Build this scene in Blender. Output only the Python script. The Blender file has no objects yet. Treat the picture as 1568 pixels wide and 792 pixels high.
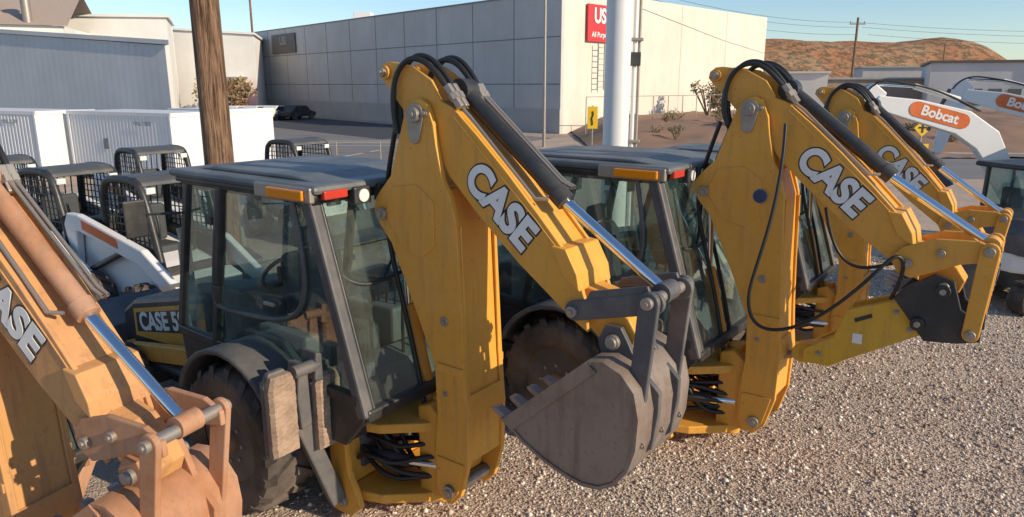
import bpy, bmesh, math, random
import numpy as np
from mathutils import Vector, Matrix, noise
random.seed(7); rng=np.random.default_rng(5)
R=math.radians
scene=bpy.context.scene
COL=scene.collection

# ------------------------------------------------------------------ materials
def newmat(name):
    m=bpy.data.materials.new(name); m.use_nodes=True
    nt=m.node_tree; b=nt.nodes['Principled BSDF']
    return m,nt,b
def N(nt,t,**k):
    n=nt.nodes.new(t)
    for a,v in k.items(): setattr(n,a,v)
    return n
def ramp(nt,src,p0,p1,c0=(0,0,0,1),c1=(1,1,1,1)):
    r=N(nt,'ShaderNodeValToRGB'); e=r.color_ramp.elements
    e[0].position=p0; e[1].position=p1; e[0].color=c0; e[1].color=c1
    nt.links.new(src,r.inputs[0]); return r.outputs[0]
def nz(nt,vec,scale,detail=6,rough=.6):
    n=N(nt,'ShaderNodeTexNoise'); n.inputs['Scale'].default_value=scale
    n.inputs['Detail'].default_value=min(detail,5); n.inputs['Roughness'].default_value=rough
    nt.links.new(vec,n.inputs['Vector']); return n.outputs['Fac']
def mix(nt,f,a,b,mode='MIX'):
    m=N(nt,'ShaderNodeMix',data_type='RGBA',blend_type=mode)
    fi=m.inputs[0]; ai=m.inputs[6]; bi=m.inputs[7]
    for s,v in ((fi,f),(ai,a),(bi,b)):
        if isinstance(v,(int,float)): s.default_value=v
        elif isinstance(v,tuple): s.default_value=v if len(v)==4 else (*v,1)
        else: nt.links.new(v,s)
    return m.outputs[2]
def mth(nt,op,a,k):
    m=N(nt,'ShaderNodeMath',operation=op); nt.links.new(a,m.inputs[0])
    if k is not None: m.inputs[1].default_value=k
    return m.outputs[0]
def mul(nt,a,k): return mth(nt,'MULTIPLY',a,k)
def bump(nt,b,h,strength,dist=.01):
    n=N(nt,'ShaderNodeBump'); n.inputs['Strength'].default_value=strength; n.inputs['Distance'].default_value=dist
    nt.links.new(h,n.inputs['Height']); nt.links.new(n.outputs[0],b.inputs['Normal'])
def paint(name,col,dust=.4,rough=.42,dcol=(.36,.25,.16),metal=0,dark=.75,scale=2.2,lo=.45,hi=.72,spec=.5,streak=0):
    m,nt,b=newmat(name)
    tc=N(nt,'ShaderNodeTexCoord').outputs['Object']
    a=nz(nt,tc,scale,5,.65); c=nz(nt,tc,scale*9,5,.7)
    base=mix(nt,ramp(nt,a,.35,.65),tuple(x*dark for x in col),col)
    f1=mul(nt,ramp(nt,a,lo,hi),dust)
    base=mix(nt,f1,base,dcol)
    f2=mul(nt,ramp(nt,c,.56,.75),dust*.8)
    base=mix(nt,f2,base,tuple(x*.6 for x in dcol))
    if streak:
        mp=N(nt,'ShaderNodeMapping'); nt.links.new(tc,mp.inputs[0]); mp.inputs['Scale'].default_value=(1,1,.12)
        base=mix(nt,mul(nt,ramp(nt,nz(nt,mp.outputs[0],14,4,.6),.50,.75),streak),base,tuple(x*.6 for x in dcol))
        base=mix(nt,mul(nt,ramp(nt,nz(nt,tc,34,3,.8),.66,.71),.75),base,(.13,.085,.06))
    nt.links.new(base,b.inputs['Base Color'])
    rr=N(nt,'ShaderNodeMapRange'); nt.links.new(c,rr.inputs[0]); rr.inputs[3].default_value=rough-.08; rr.inputs[4].default_value=min(1,rough+.25)
    nt.links.new(rr.outputs[0],b.inputs['Roughness'])
    b.inputs['Metallic'].default_value=metal
    b.inputs['Specular IOR Level'].default_value=spec
    bump(nt,b,c,.12,.004)
    return m
def flat(name,col,rough=.5,metal=0,emit=0):
    m,nt,b=newmat(name)
    tc=N(nt,'ShaderNodeTexCoord').outputs['Object']
    base=mix(nt,nz(nt,tc,6,4),tuple(x*.8 for x in col),tuple(min(1,x*1.1) for x in col))
    nt.links.new(base,b.inputs['Base Color']); b.inputs['Roughness'].default_value=rough; b.inputs['Metallic'].default_value=metal
    return m
def glassmat(name,tint=(.66,.78,.75),base=.17):
    m=bpy.data.materials.new(name); m.use_nodes=True; nt=m.node_tree; nt.nodes.clear()
    o=N(nt,'ShaderNodeOutputMaterial'); t=N(nt,'ShaderNodeBsdfTransparent'); g=N(nt,'ShaderNodeBsdfGlossy')
    t.inputs[0].default_value=(*tint,1); g.inputs['Roughness'].default_value=.02; g.inputs[0].default_value=(.85,.97,.95,1)
    ge=N(nt,'ShaderNodeNewGeometry'); dt=N(nt,'ShaderNodeVectorMath',operation='DOT_PRODUCT'); nt.links.new(ge.outputs['Incoming'],dt.inputs[0]); nt.links.new(ge.outputs['Normal'],dt.inputs[1])
    ab=mth(nt,'ABSOLUTE',dt.outputs['Value'],None); s=N(nt,'ShaderNodeMath',operation='SUBTRACT'); s.inputs[0].default_value=1; nt.links.new(ab,s.inputs[1])
    pw=mth(nt,'POWER',s.outputs[0],3.5)
    mr=N(nt,'ShaderNodeMapRange'); nt.links.new(pw,mr.inputs[0]); mr.inputs[3].default_value=base; mr.inputs[4].default_value=1
    d=N(nt,'ShaderNodeBsdfDiffuse'); d.inputs[0].default_value=(.46,.55,.51,1)
    tc=N(nt,'ShaderNodeTexCoord').outputs['Object']; f=mul(nt,ramp(nt,nz(nt,tc,2.2,5,.7),.25,.8),.17)
    mx=N(nt,'ShaderNodeMixShader'); nt.links.new(mr.outputs[0],mx.inputs[0]); nt.links.new(t.outputs[0],mx.inputs[1]); nt.links.new(g.outputs[0],mx.inputs[2])
    m2=N(nt,'ShaderNodeMixShader'); nt.links.new(f,m2.inputs[0]); nt.links.new(mx.outputs[0],m2.inputs[1]); nt.links.new(d.outputs[0],m2.inputs[2])
    nt.links.new(m2.outputs[0],o.inputs[0]); return m

YEL=paint('machine_yellow',(.82,.39,.05),.34,.42,dcol=(.52,.30,.13),dark=.84,streak=.36)
YEL2=paint('hammer_yellow',(.82,.47,.03),.35,.45,streak=.4)
RUST=paint('dusty_orange',(.72,.38,.13),.8,.6,dcol=(.47,.24,.12),lo=.35,hi=.62,streak=.65)
RUSTL=paint('dusty_link',(.50,.22,.095),.85,.65,dcol=(.44,.26,.17),lo=.3,hi=.6,streak=.6)
DARK=paint('charcoal_paint',(.10,.10,.108),.45,.45,dcol=(.26,.22,.18))
BLK=paint('black_frame',(.028,.031,.034),.3,.35,dcol=(.18,.15,.12))
GREYF=paint('grey_plastic',(.10,.105,.11),.45,.5,dcol=(.26,.21,.17))
ROOF=paint('roof_grey',(.13,.145,.155),.45,.4,dcol=(.28,.25,.22))
STEEL=paint('bucket_steel',(.36,.295,.255),.85,.38,dcol=(.21,.155,.12),metal=.25,lo=.4,hi=.62,streak=.6,scale=3)
CHROME=flat('chrome',(.85,.87,.9),.15,1)
PIN=paint('pin_steel',(.42,.38,.34),.5,.4,metal=.6)
TIRE=paint('tyre_rubber',(.055,.05,.047),.85,.85,dcol=(.21,.16,.125),lo=.35,hi=.7)
RIM=paint('rim_dusty',(.20,.12,.06),.7,.7)
PAD=paint('pad_rubber',(.30,.21,.15),.8,.9,dcol=(.42,.30,.22),lo=.3,hi=.6,scale=7)
HOSE=flat('hose_black',(.02,.02,.02),.45)
WHT=paint('white_paint',(.78,.78,.78),.15,.4,dcol=(.5,.45,.4),dark=.93)
ORG=paint('orange_paint',(.80,.17,.03),.15,.4)
LETW=flat('letter_white',(.84,.84,.82),.45)
LETB=flat('letter_black',(.02,.02,.025),.45)
LETBL=flat('badge_blue',(.03,.06,.15),.4)
AMB=flat('amber_lens',(.95,.30,.01),.2)
RED=flat('red_lens',(.55,.05,.035),.2)
LAMP=flat('lamp_glass',(.7,.72,.72),.1)
GLASS=glassmat('cab_glass')
SEAT=flat('seat_fabric',(.06,.068,.075),.8)
GREY=flat('console_grey',(.22,.235,.24),.6)

# ------------------------------------------------------------------ mesh helpers
def link(o,P=None):
    COL.objects.link(o)
    if P is not None: o.parent=P
    return o
def mk(name,vs,fs,mat,P=None,smooth=False,bev=0,seg=2):
    me=bpy.data.meshes.new(name); me.from_pydata([tuple(v) for v in vs],[],[tuple(f) for f in fs]); me.validate()
    bm=bmesh.new(); bm.from_mesh(me); bmesh.ops.recalc_face_normals(bm,faces=bm.faces); bm.to_mesh(me); bm.free()
    if smooth:
        for p in me.polygons: p.use_smooth=True
        try: me.set_sharp_from_angle(angle=R(35))
        except Exception: pass
    me.materials.append(mat)
    o=link(bpy.data.objects.new(name,me),P)
    if bev>0:
        b=o.modifiers.new('bev','BEVEL'); b.width=bev; b.segments=seg; b.limit_method='ANGLE'; b.angle_limit=R(40)
    return o
def ext(name,pts,a,b,mat,P,axis='y',bev=.006,smooth=False):
    n=len(pts)
    def f(p,t): return (p[0],t,p[1]) if axis=='y' else ((t,p[0],p[1]) if axis=='x' else (p[0],p[1],t))
    vs=[f(p,a) for p in pts]+[f(p,b) for p in pts]
    fs=[list(range(n)),list(range(n,2*n))[::-1]]+[(i,(i+1)%n,n+(i+1)%n,n+i) for i in range(n)]
    return mk(name,vs,fs,mat,P,smooth,bev)
def box(name,lo,hi,mat,P=None,bev=.01):
    return ext(name,[(lo[0],lo[1]),(hi[0],lo[1]),(hi[0],hi[1]),(lo[0],hi[1])],lo[2],hi[2],mat,P,'z',bev)
def frame_of(p0,p1):
    d=(Vector(p1)-Vector(p0)).normalized(); up=Vector((0,0,1)) if abs(d.z)<.95 else Vector((1,0,0))
    s=d.cross(up).normalized(); u=s.cross(d).normalized(); return d,s,u
def beam(name,p0,p1,w,h,mat,P,bev=.008):
    p0=Vector(p0);p1=Vector(p1); d,s,u=frame_of(p0,p1); vs=[]
    for p in (p0,p1):
        for a,b in ((-1,-1),(1,-1),(1,1),(-1,1)): vs.append(p+s*a*w/2+u*b*h/2)
    fs=[(0,1,2,3),(7,6,5,4)]+[(i,(i+1)%4,4+(i+1)%4,4+i) for i in range(4)]
    return mk(name,vs,fs,mat,P,False,bev)
def cyl(name,p0,p1,r,mat,P=None,n=20,r2=None,bev=0):
    p0=Vector(p0);p1=Vector(p1); d,s,u=frame_of(p0,p1); r2=r if r2 is None else r2; vs=[]
    for p,rr in ((p0,r),(p1,r2)):
        for i in range(n):
            a=2*math.pi*i/n; vs.append(p+(s*math.cos(a)+u*math.sin(a))*rr)
    fs=[list(range(n)),list(range(n,2*n))[::-1]]+[(i,(i+1)%n,n+(i+1)%n,n+i) for i in range(n)]
    return mk(name,vs,fs,mat,P,True,bev)
def tube(name,pts,r,mat,P=None,nurbs=True,cyclic=False):
    c=bpy.data.curves.new(name,'CURVE'); c.dimensions='3D'; c.bevel_depth=r; c.bevel_resolution=3; c.resolution_u=8
    s=c.splines.new('NURBS' if nurbs else 'POLY'); s.points.add(len(pts)-1)
    for i,p in enumerate(pts): s.points[i].co=(*p,1)
    if nurbs: s.order_u=min(4,len(pts)); s.use_endpoint_u=not cyclic
    s.use_cyclic_u=cyclic; c.materials.append(mat)
    return link(bpy.data.objects.new(name,c),P)
def stad(p0,p1,r0,r1,n=9):
    p0=Vector(p0);p1=Vector(p1); d=(p1-p0); a=math.atan2(d.y,d.x); out=[]
    for i in range(n+1):
        t=a+math.pi/2+math.pi*i/n; out.append((p0.x+r0*math.cos(t),p0.y+r0*math.sin(t)))
    for i in range(n+1):
        t=a-math.pi/2+math.pi*i/n; out.append((p1.x+r1*math.cos(t),p1.y+r1*math.sin(t)))
    return out
def pin(name,x,z,y,r,P,mat=PIN,depth=.03,sgn=-1):
    cyl(name,(x,y,z),(x,y+sgn*depth,z),r,mat,P,20,bev=.004)
    cyl(name+'_bolt',(x,y+sgn*depth,z),(x,y+sgn*(depth+.012),z),r*.45,PIN,P,8)
def text(name,s,org,xd,yd,size,mat,P,off=.0,ex=.002,align='CENTER',sx=1):
    c=bpy.data.curves.new(name,'FONT'); c.body=s; c.size=size; c.offset=off; c.extrude=ex; c.align_x=align; c.align_y='CENTER'
    c.materials.append(mat); o=link(bpy.data.objects.new(name,c),P)
    xd=Vector(xd).normalized(); yd=Vector(yd).normalized(); z=xd.cross(yd)
    m=Matrix((xd*sx,yd,z)).transposed().to_4x4(); m.translation=Vector(org); o.matrix_local=m
    return o
def empty(name,loc=(0,0,0),rot=0,sc=1):
    o=bpy.data.objects.new(name,None); COL.objects.link(o); o.location=loc; o.rotation_euler=(0,0,rot); o.scale=(sc,)*3; return o
def lumpy(name,y0,y1,z0,z1,x0,x1,mat,P):
    ny,nzz=10,36; vs=[];fs=[]
    for j in range(nzz+1):
        for i in range(ny+1):
            y=y0+(y1-y0)*i/ny; z=z0+(z1-z0)*j/nzz
            e=min(1,min(i,ny-i)*1.0,min(j,nzz-j)*1.0)
            x=x0+(x1-x0)*(.6+.4*e)+random.uniform(-.005,.005)
            if j>nzz-5: y=(y-(y0+y1)/2)*(1-.06*(j-nzz+5)**1.3*.6)+(y0+y1)/2
            vs.append((x,y,z))
    for j in range(nzz):
        for i in range(ny): a=j*(ny+1)+i; fs.append((a,a+1,a+ny+2,a+ny+1))
    b=len(vs); ring=[i for i in range(ny+1)]+[j*(ny+1)+ny for j in range(1,nzz+1)]+[nzz*(ny+1)+i for i in range(ny-1,-1,-1)]+[j*(ny+1) for j in range(nzz-1,0,-1)]
    for r in ring: v=vs[r]; vs.append((x0,v[1],v[2]))
    n=len(ring)
    for i in range(n): fs.append((ring[i],ring[(i+1)%n],b+(i+1)%n,b+i))
    mk(name,vs,fs,mat,P)

def tyre(name,c,r,w,mat,P,lugs=18,rimr=.55,rim=RIM,lh=.05):
    """wheel with axis along y"""
    cx,cy,cz=c; r0=r-lh*.7; prof=[(rimr*r,-.42*w),(rimr*r*1.12,-.5*w),(r0*.82,-.54*w),(r0*.95,-.49*w),(r0,-.36*w),(r0*1.01,0),(r0,.36*w),(r0*.95,.49*w),(r0*.82,.54*w),(rimr*r*1.12,.5*w),(rimr*r,.42*w)]
    n=48; vs=[];fs=[];k=len(prof)
    for i in range(n):
        a=2*math.pi*i/n
        for (rr,y) in prof: vs.append((cx+rr*math.cos(a),cy+y,cz+rr*math.sin(a)))
    for i in range(n):
        for j in range(k-1): fs.append((i*k+j,((i+1)%n)*k+j,((i+1)%n)*k+j+1,i*k+j+1))
    mk(name,vs,fs,mat,P,True)
    vs=[];fs=[]
    for side in (-1,1):
        for i in range(lugs):
            a0=2*math.pi*(i+(.5 if side>0 else 0))/lugs
            dl=2*math.pi/lugs*.85; wd=2*math.pi/lugs*.22
            secs=[]
            for t in (0,.25,.6,1):
                yy=side*w*(.52-.5*t); aa=a0+dl*t**.8
                rb=r0*(.86 if t==0 else .98); rt=(r0*.93 if t==0 else r)
                if t==0.25: rt=r*.99
                secs.append([(rb,aa-wd),(rt,aa-wd*.75),(rt,aa+wd*.75),(rb,aa+wd)]+[yy])
            b=len(vs)
            for s in secs:
                for rr,aa in s[:4]: vs.append((cx+rr*math.cos(aa),cy+s[4],cz+rr*math.sin(aa)))
            for q in range(3):
                for e in range(4): fs.append((b+q*4+e,b+q*4+(e+1)%4,b+q*4+4+(e+1)%4,b+q*4+4+e))
            fs.append((b,b+1,b+2,b+3)); fs.append((b+12,b+13,b+14,b+15))
    mk(name+'_lugs',vs,fs,mat,P)
    rr=rimr*r
    cyl(name+'_rim',(cx,cy-.40*w,cz),(cx,cy+.40*w,cz),rr*1.02,rim,P,32)
    for s in (-1,1):
        cyl(name+'_dish',(cx,cy+s*.401*w,cz),(cx,cy+s*.30*w,cz),rr*.96,DARK,P,32,r2=rr*.5)
        cyl(name+'_hub',(cx,cy+s*.30*w,cz),(cx,cy+s*.47*w,cz),rr*.33,rim,P,16,r2=rr*.27,bev=.01)
        for i in range(8):
            a=2*math.pi*i/8; cyl(name+'_nut',(cx+rr*.5*math.cos(a),cy+s*.38*w,cz+rr*.5*math.sin(a)),(cx+rr*.5*math.cos(a),cy+s*.43*w,cz+rr*.5*math.sin(a)),rr*.05,PIN,P,6)

# ------------------------------------------------------------------ backhoe loader
G=.386
def backhoe(loc,ang,dip=0.0,paintm=YEL,linkm=DARK,tool='bucket',K=1.12,reach=0,so=0,ls=0):
    P=empty('backhoe_loader',(loc[0],loc[1],-G*K),ang,K)
    Y=paintm; rusty=paintm is RUST
    STB=RUSTL if rusty else DARK
    BO=[(-.06,3.50),(0,3.515),(.06,3.48),(.11,3.35),(.13,3.22),(.18,3.0),(.24,2.9),(.29,2.73),(.34,1.75),(.37,1.37),(.36,.99),(.29,.74),(.2,.64),(.1,.66),(.05,.75),(.05,1.02),(.08,1.29),(.07,1.68),(-.09,2.04),(-.32,2.52),(-.43,2.64),(-.475,2.73),(-.46,2.82),(-.41,2.88),(-.30,2.99),(-.21,3.24),(-.14,3.43)]
    for s in (-1,1): ext('boom_plate',BO,s*.172,s*.212,Y,P)
    BI=[(.2,2.93),(.275,2.72),(.322,1.75),(.35,1.37),(.34,1.0),(.08,1.0),(.10,1.3),(.09,1.7),(-.07,2.07),(-.3,2.53),(-.40,2.75),(-.1,2.9)]
    ext('boom_box',BI,-.174,.174,Y,P,bev=0)
    for s in (-1,1):
        ext('boom_doubler',[(-.36,2.72),(-.27,2.92),(-.05,2.95),(.10,2.85),(.10,2.55),(-.02,2.45),(-.2,2.5)],s*.21,s*.222,Y,P,bev=.004)
        ext('foot_doubler',[(.08,1.0),(.33,1.0),(.27,.76),(.2,.67),(.11,.69),(.07,.78)],s*.21,s*.225,Y,P,bev=.004)
        ext('elbow_boss',stad((-.04,3.41),(-.05,3.27),.075,.05),s*.21,s*.226,PIN,P,bev=.004)
        pin('elbow_pin',-.04,3.41,s*.226,.05,P,sgn=s); pin('cyl_pin',-.38,2.72,s*.222,.045,P,sgn=s)
        pin('ear_bolt',.045,3.42,s*.212,.022,P,sgn=s,depth=.01)
        pin('foot_pin',.2,.76,s*.225,.05,P,sgn=s); pin('mid_pin',.17,2.03,s*.212,.035,P,sgn=s,depth=.01)
        pin('low_pin',.17,1.5,s*.212,.02,P,sgn=s,depth=.01)
        tube('weld_bead',[(.30,s*.174,2.70),(.333,s*.174,1.75),(.36,s*.174,1.38)],.009,Y,P,False)
        box('boom_step',(.10,min(s*.212,s*.226),1.66),(.34,max(s*.212,s*.226),1.72),Y,P,.004)
    ext('wear_strap',[(.335,1.52),(.36,1.52),(.378,1.36),(.352,1.36)],-.205,.205,Y,P,bev=.004)
    cyl('boom_cylinder',(-.12,0,1.0),(-.38,0,2.0),.06,Y,P); cyl('boom_rod',(-.38,0,2.0),(-.40,0,2.72),.035,CHROME,P)
    for s in (-1,1): tube('boom_line',[(-.10,s*.1,1.0),(-.2,s*.1,1.6),(-.42,s*.1,2.3),(-.52,s*.08,2.7),(-.40,s*.14,3.0),(-.30,s*.15,3.3)],.018,HOSE,P)
    # ---------------- dipper group
    E=empty('dipper',(0,0,3.40)); E.parent=P; E.rotation_euler=(0,dip,0)
    D=empty('dipper_parts',(reach*.75,0,-3.40-reach*.66)); D.parent=E
    DO=[(-.42,3.66),(-.41,3.71),(-.36,3.745),(-.30,3.75),(-.10,3.72),(.06,3.63),(.14,3.50),(.24,3.46),(.43,3.30),(.66,3.09),(.90,2.85),(1.10,2.64),(1.2,2.49),(1.25,2.36),(1.27,2.17),(1.15,2.24),(.76,2.52),(.45,2.78),(.20,3.02),(.06,3.24),(-.11,3.34),(-.36,3.60)]
    for s in (-1,1): ext('dipper_plate',DO,s*.135,s*.165,Y,D)
    DI=[(.06,3.50),(.24,3.43),(.43,3.27),(.66,3.06),(.90,2.82),(1.10,2.61),(1.19,2.46),(1.23,2.3),(1.14,2.27),(.76,2.55),(.45,2.81),(.22,3.04),(.08,3.25)]
    ext('dipper_box',DI,-.137,.137,Y,D,bev=0)
    ext('dipper_tip',[(1.18,2.44),(1.35,2.40),(1.50,2.28),(1.56,2.19),(1.53,2.10),(1.44,2.06),(1.34,2.10),(1.22,2.2)],-.095,.095,Y,D,bev=.01)
    cyl('hook_boss',(-.35,-.19,3.68),(-.35,.19,3.68),.045,Y,D); pin('hook_pin',-.35,3.68,-.19,.03,D); 
    cyl('tip_pin',(1.44,-.2,2.15),(1.44,.2,2.15),.035,PIN,D,bev=.005)
    dx=Vector((.46,0,-.40)).normalized()
    for s in (-1,1):
        yd=Vector((.40,0,.46)).normalized(); xd=dx if s<0 else -dx
        lx,lz=.615-ls*.755,2.865+ls*.655
        text('lettering_outline','CASE',(lx,s*.167,lz),xd,yd,.285,LETB,D,off=.024,ex=.001,sx=.92)
        text('lettering','CASE',(lx,s*.1695,lz),xd,yd,.285,LETW,D,off=.013,ex=.0015,sx=.92)
        tube('dipper_weld',[(.25,s*.166,3.40),(.90,s*.166,2.80),(1.12,s*.166,2.58)],.005,Y,D,False)
    ext('dipper_lug',[(1.02,2.67),(1.12,2.66),(1.2,2.52),(1.22,2.42),(1.1,2.5)],-.19,.19,Y,D)
    TB=RUSTL if rusty else BLK
    cyl('bucket_cylinder',(.20,0,3.56),(.96,0,2.94),.055,TB,D); cyl('cylinder_gland',(.93,0,2.965),(1.0,0,2.905),.064,TB,D)
    cyl('bucket_rod',(1.0,0,2.905),(1.66,0,2.47),.034,CHROME,D)
    cyl('cylinder_eye',(.2,-.06,3.56),(.2,.06,3.56),.08,TB,D)
    cyl('rod_eye',(1.68,-.07,2.46),(1.68,.07,2.46),.06,linkm,D)
    for yy in (.10,.135):
        tube('steel_line',[(.15,yy,3.6),(.3,yy,3.51),(.9,yy,3.01),(.98,yy,2.98)],.012,PIN,D,False)
    tube('steel_line',[(.22,-.11,3.50),(.36,-.13,3.40),(.86,-.13,2.93),(.93,-.09,2.93)],.012,PIN,D,False)
    for yy,k in ((-.19,0),(-.13,.02),(.12,0),(.17,.015)):
        tube('hose',[(-.22,yy*1.1,3.28),(-.28,yy*1.1,3.5),(-.22,yy,3.76+k),(.03,yy,3.79+k),(.17,yy*.9,3.62+k),(.26,yy*.8,3.50)],.019,HOSE,D)
        beam('fitting',(.2,yy*.9,3.60),(.30,yy*.8,3.46),.045,.045,PIN,D)
        cyl('fitting_nut',(.24,yy*.86,3.545),(.265,yy*.84,3.51),.034,PIN,D,6)
    tube('hose',[(-.1,-.1,3.1),(-.33,-.16,3.3),(-.32,-.18,3.55),(-.2,-.12,3.72)],.02,HOSE,D)
    # linkage
    A=(1.19,2.30);B=(1.69,2.45);Cc=(1.64,1.84)
    lk=linkm
    for s in (-1,1):
        if lk is DARK: cr=stad(A,(1.70,2.44),.06,.065)
        else:
            cr=[(1.10,2.36),(1.15,2.42),(1.36,2.50),(1.62,2.51),(1.74,2.46),(1.75,2.38),(1.66,2.36),(1.52,2.33),(1.38,2.26),(1.22,2.19),(1.13,2.22),(1.09,2.29)]
        ext('bellcrank',cr,s*.17,s*.205,lk,D,bev=.008)
        if lk is DARK: ext('bellcrank_web',[(1.25,2.35),(1.3,2.44),(1.66,2.53),(1.7,2.44)],s*.175,s*.20,lk,D)
        ext('tool_link',stad(B,Cc,.06,.055),s*.207,s*.245,lk,D,bev=.008)
        pin('link_pin',B[0],B[1],s*.245,.035,D,sgn=s); pin('link_pin',Cc[0],Cc[1],s*.245,.035,D,sgn=s); pin('link_pin',A[0],A[1],s*.205,.035,D,sgn=s)
        if lk is not DARK: pin('link_pin',1.40,2.40,s*.205,.03,D,sgn=s)
    cyl('cross_pin',(B[0],-.25,B[1]),(B[0],.25,B[1]),.035,PIN,D); cyl('cross_pin',(Cc[0],-.25,Cc[1]),(Cc[0],.25,Cc[1]),.035,PIN,D); cyl('cross_pin',(A[0],-.2,A[1]),(A[0],.2,A[1]),.035,PIN,D)
    if tool!='hammer':
        BM=STEEL if tool=='bucket' else DARK
        if rusty: BM=RUSTL
        side=[(.78,1.55),(.93,1.44),(1.08,1.37),(1.22,1.325),(1.36,1.30),(1.47,1.315),(1.56,1.37),(1.64,1.48),(1.68,1.62),(1.69,1.80),(1.66,1.94),(1.58,2.03),(1.47,2.07),(1.37,2.05)]
        for s in (-1,1):
            ext('bucket_side',side,s*.31,s*.335,BM,D,bev=.004)
            ext('side_cutter',[(.76,1.535),(.84,1.48),(1.44,2.02),(1.37,2.07)],s*.333,s*.352,BM,D,bev=.005)
        th=.022; n=len(side); vs=[];fs=[]
        cen=Vector((1.35,1.7))
        for (x,z) in side:
            d=(Vector((x,z))-cen).normalized()
            for o in (0,th):
                for y in (-.345,.345): vs.append((x+d.x*o,y,z+d.y*o))
        for i in range(n-1):
            a=i*4;b=a+4
            fs+= [(a,a+1,b+1,b),(a+2,a+3,b+3,b+2),(a,a+2,b+2,b),(a+1,a+3,b+3,b+1)]
        fs+=[(0,1,3,2),((n-1)*4,(n-1)*4+1,(n-1)*4+3,(n-1)*4+2)]
        mk('bucket_shell',vs,fs,BM,D,True)
        for yy in (-.29,-.1,.1,.29):
            ext('tooth',[(.86,1.52),(.84,1.47),(.68,1.56),(.66,1.585),(.7,1.59)],yy-.035,yy+.035,PIN,D,bev=.004)
        for s in (-1,1):
            ext('bucket_ear',[(1.38,2.24),(1.48,2.24),(1.53,2.16),(1.6,2.03),(1.74,1.9),(1.74,1.78),(1.71,1.55),(1.66,1.5),(1.6,1.8),(1.45,1.98),(1.36,2.04),(1.33,2.14)],s*.11,s*.15,linkm if linkm is DARK else BM,D)
        pin('ear_pin',1.44,2.15,-.15,.045,D); pin('ear_pin',1.64,1.84,-.15,.045,D)
        for z1,x1 in ((1.62,1.705),(1.45,1.63)):
            for yy in (-.25,0,.25): pin('edge_bolt',x1,z1,yy-.02,.02,D,depth=.005)
    else:
        for s in (-1,1):
            ext('coupler_plate',[(1.12,2.02),(1.2,2.12),(1.38,2.24),(1.5,2.2),(1.56,2.0),(1.7,1.9),(1.7,1.78),(1.55,1.74),(1.35,1.72),(1.2,1.92)],s*.152,s*.19,BLK,D)
            ext('hammer_plate',[(.50,1.36),(.50,1.47),(.72,1.62),(.80,1.86),(1.16,2.0),(1.34,1.76),(.80,1.43),(.70,1.36)],s*.10,s*.15,YEL2,D)
            box('hammer_label',(.86,min(s*.15,s*.154),1.60),(.93,max(s*.15,s*.154),1.68),LETW,D,0)
            ext('hammer_slot',[(.86,1.80),(.98,1.86),(.99,1.83),(.87,1.77)],s*.15,s*.154,BLK,D,bev=0)
            for q in ((1.15,1.9),(1.25,1.78),(.62,1.46)): pin('hammer_bolt',q[0],q[1],s*.15,.022,D,sgn=s,depth=.01)
            cyl('round_badge',(.10,s*.222,2.72),(.10,s*.228,2.72),.055,LETBL,P); cyl('round_badge_rim',(.10,s*.2215,2.72),(.10,s*.225,2.72),.062,PIN,P)
        ext('hammer_body',[(.52,1.37),(.52,1.46),(.76,1.62),(.84,1.84),(1.14,1.96),(1.3,1.77),(.80,1.45),(.70,1.37)],-.1,.1,YEL2,D)
        ext('hammer_neck',stad((.46,1.40),(.6,1.43),.075,.09),-.08,.08,YEL2,D)
        cyl('chisel',(.56,0,1.43),(.24,0,1.30),.04,PIN,D,r2=.03); 
        for q in ((1.44,2.12),(1.62,1.84),(1.3,1.85)):
            cyl('ear_pin2',(q[0],-.21,q[1]),(q[0],.21,q[1]),.04,PIN,D); pin('ear_pin3',q[0],q[1],-.19,.05,D,mat=BLK)
        tube('hammer_hose',[(.25,-.22,3.3),(.28,-.30,2.9),(.2,-.42,2.3),(.08,-.45,1.9),(.2,-.45,1.62),(.6,-.4,1.75),(1.0,-.35,2.2),(1.15,-.3,2.45),(1.2,-.22,2.25),(1.1,-.16,2.0)],.014,HOSE,D)
        tube('hammer_hose',[(.5,.2,2.6),(.55,.3,2.2),(.8,.3,2.0),(1.1,.3,2.25),(1.25,.2,2.2)],.014,HOSE,D)
    # ---------------- swing tower and rear frame
    ext('swing_casting',[(-.16,.62),(.12,.62),(.2,.9),(.08,1.25),(-.05,1.34),(-.16,1.3)],-.165,.165,Y,P,bev=.015)
    for z0 in (1.13,.56):
        ext('swing_plate',[(-.6,-.52),(-.3,-.42),(-.05,-.2),(.03,-.1),(.03,.1),(-.05,.2),(-.3,.42),(-.6,.52)],z0,z0+.075,Y,P,'z',.012)
    cyl('swing_pin',(-.06,0,.5),(-.06,0,1.36),.075,Y,P,bev=.01)
    px=.13
    for s in (-1,1):
        ext('frame_side',[(-.72,.44),(-.52,.44),(-.40,.55),(-.45,.68),(-.52,.8),(-.54,1.05),(-.40,1.15),(-.40,1.25),(-.7,1.28)],s*.50,s*.55,Y,P,bev=.01)
        cyl('swing_cylinder',(-.56,s*.3,.86),(-.2,s*.22,.86),.05,BLK,P); cyl('swing_rod',(-.2,s*.22,.86),(0,s*.14,.86),.03,CHROME,P)
        pin('frame_pin',-.58,.55,s*.55,.04,P,sgn=s); pin('frame_pin',-.56,1.12,s*.55,.035,P,sgn=s)
        cyl('foot_shaft',(.2,-.25,.76),(.2,.25,.76),.05,PIN,P)
        o=so
        beam('stabiliser_leg',(-.62,s*.58,.56),(-.82+px,s*(.84+o),1.36),.11,.12,STB,P,.015)
        if rusty: beam('stabiliser_leg_cap',(-.66,s*.545,.66),(-.72,s*(.62+o*.3),.95),.16,.17,Y,P,.015)
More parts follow.
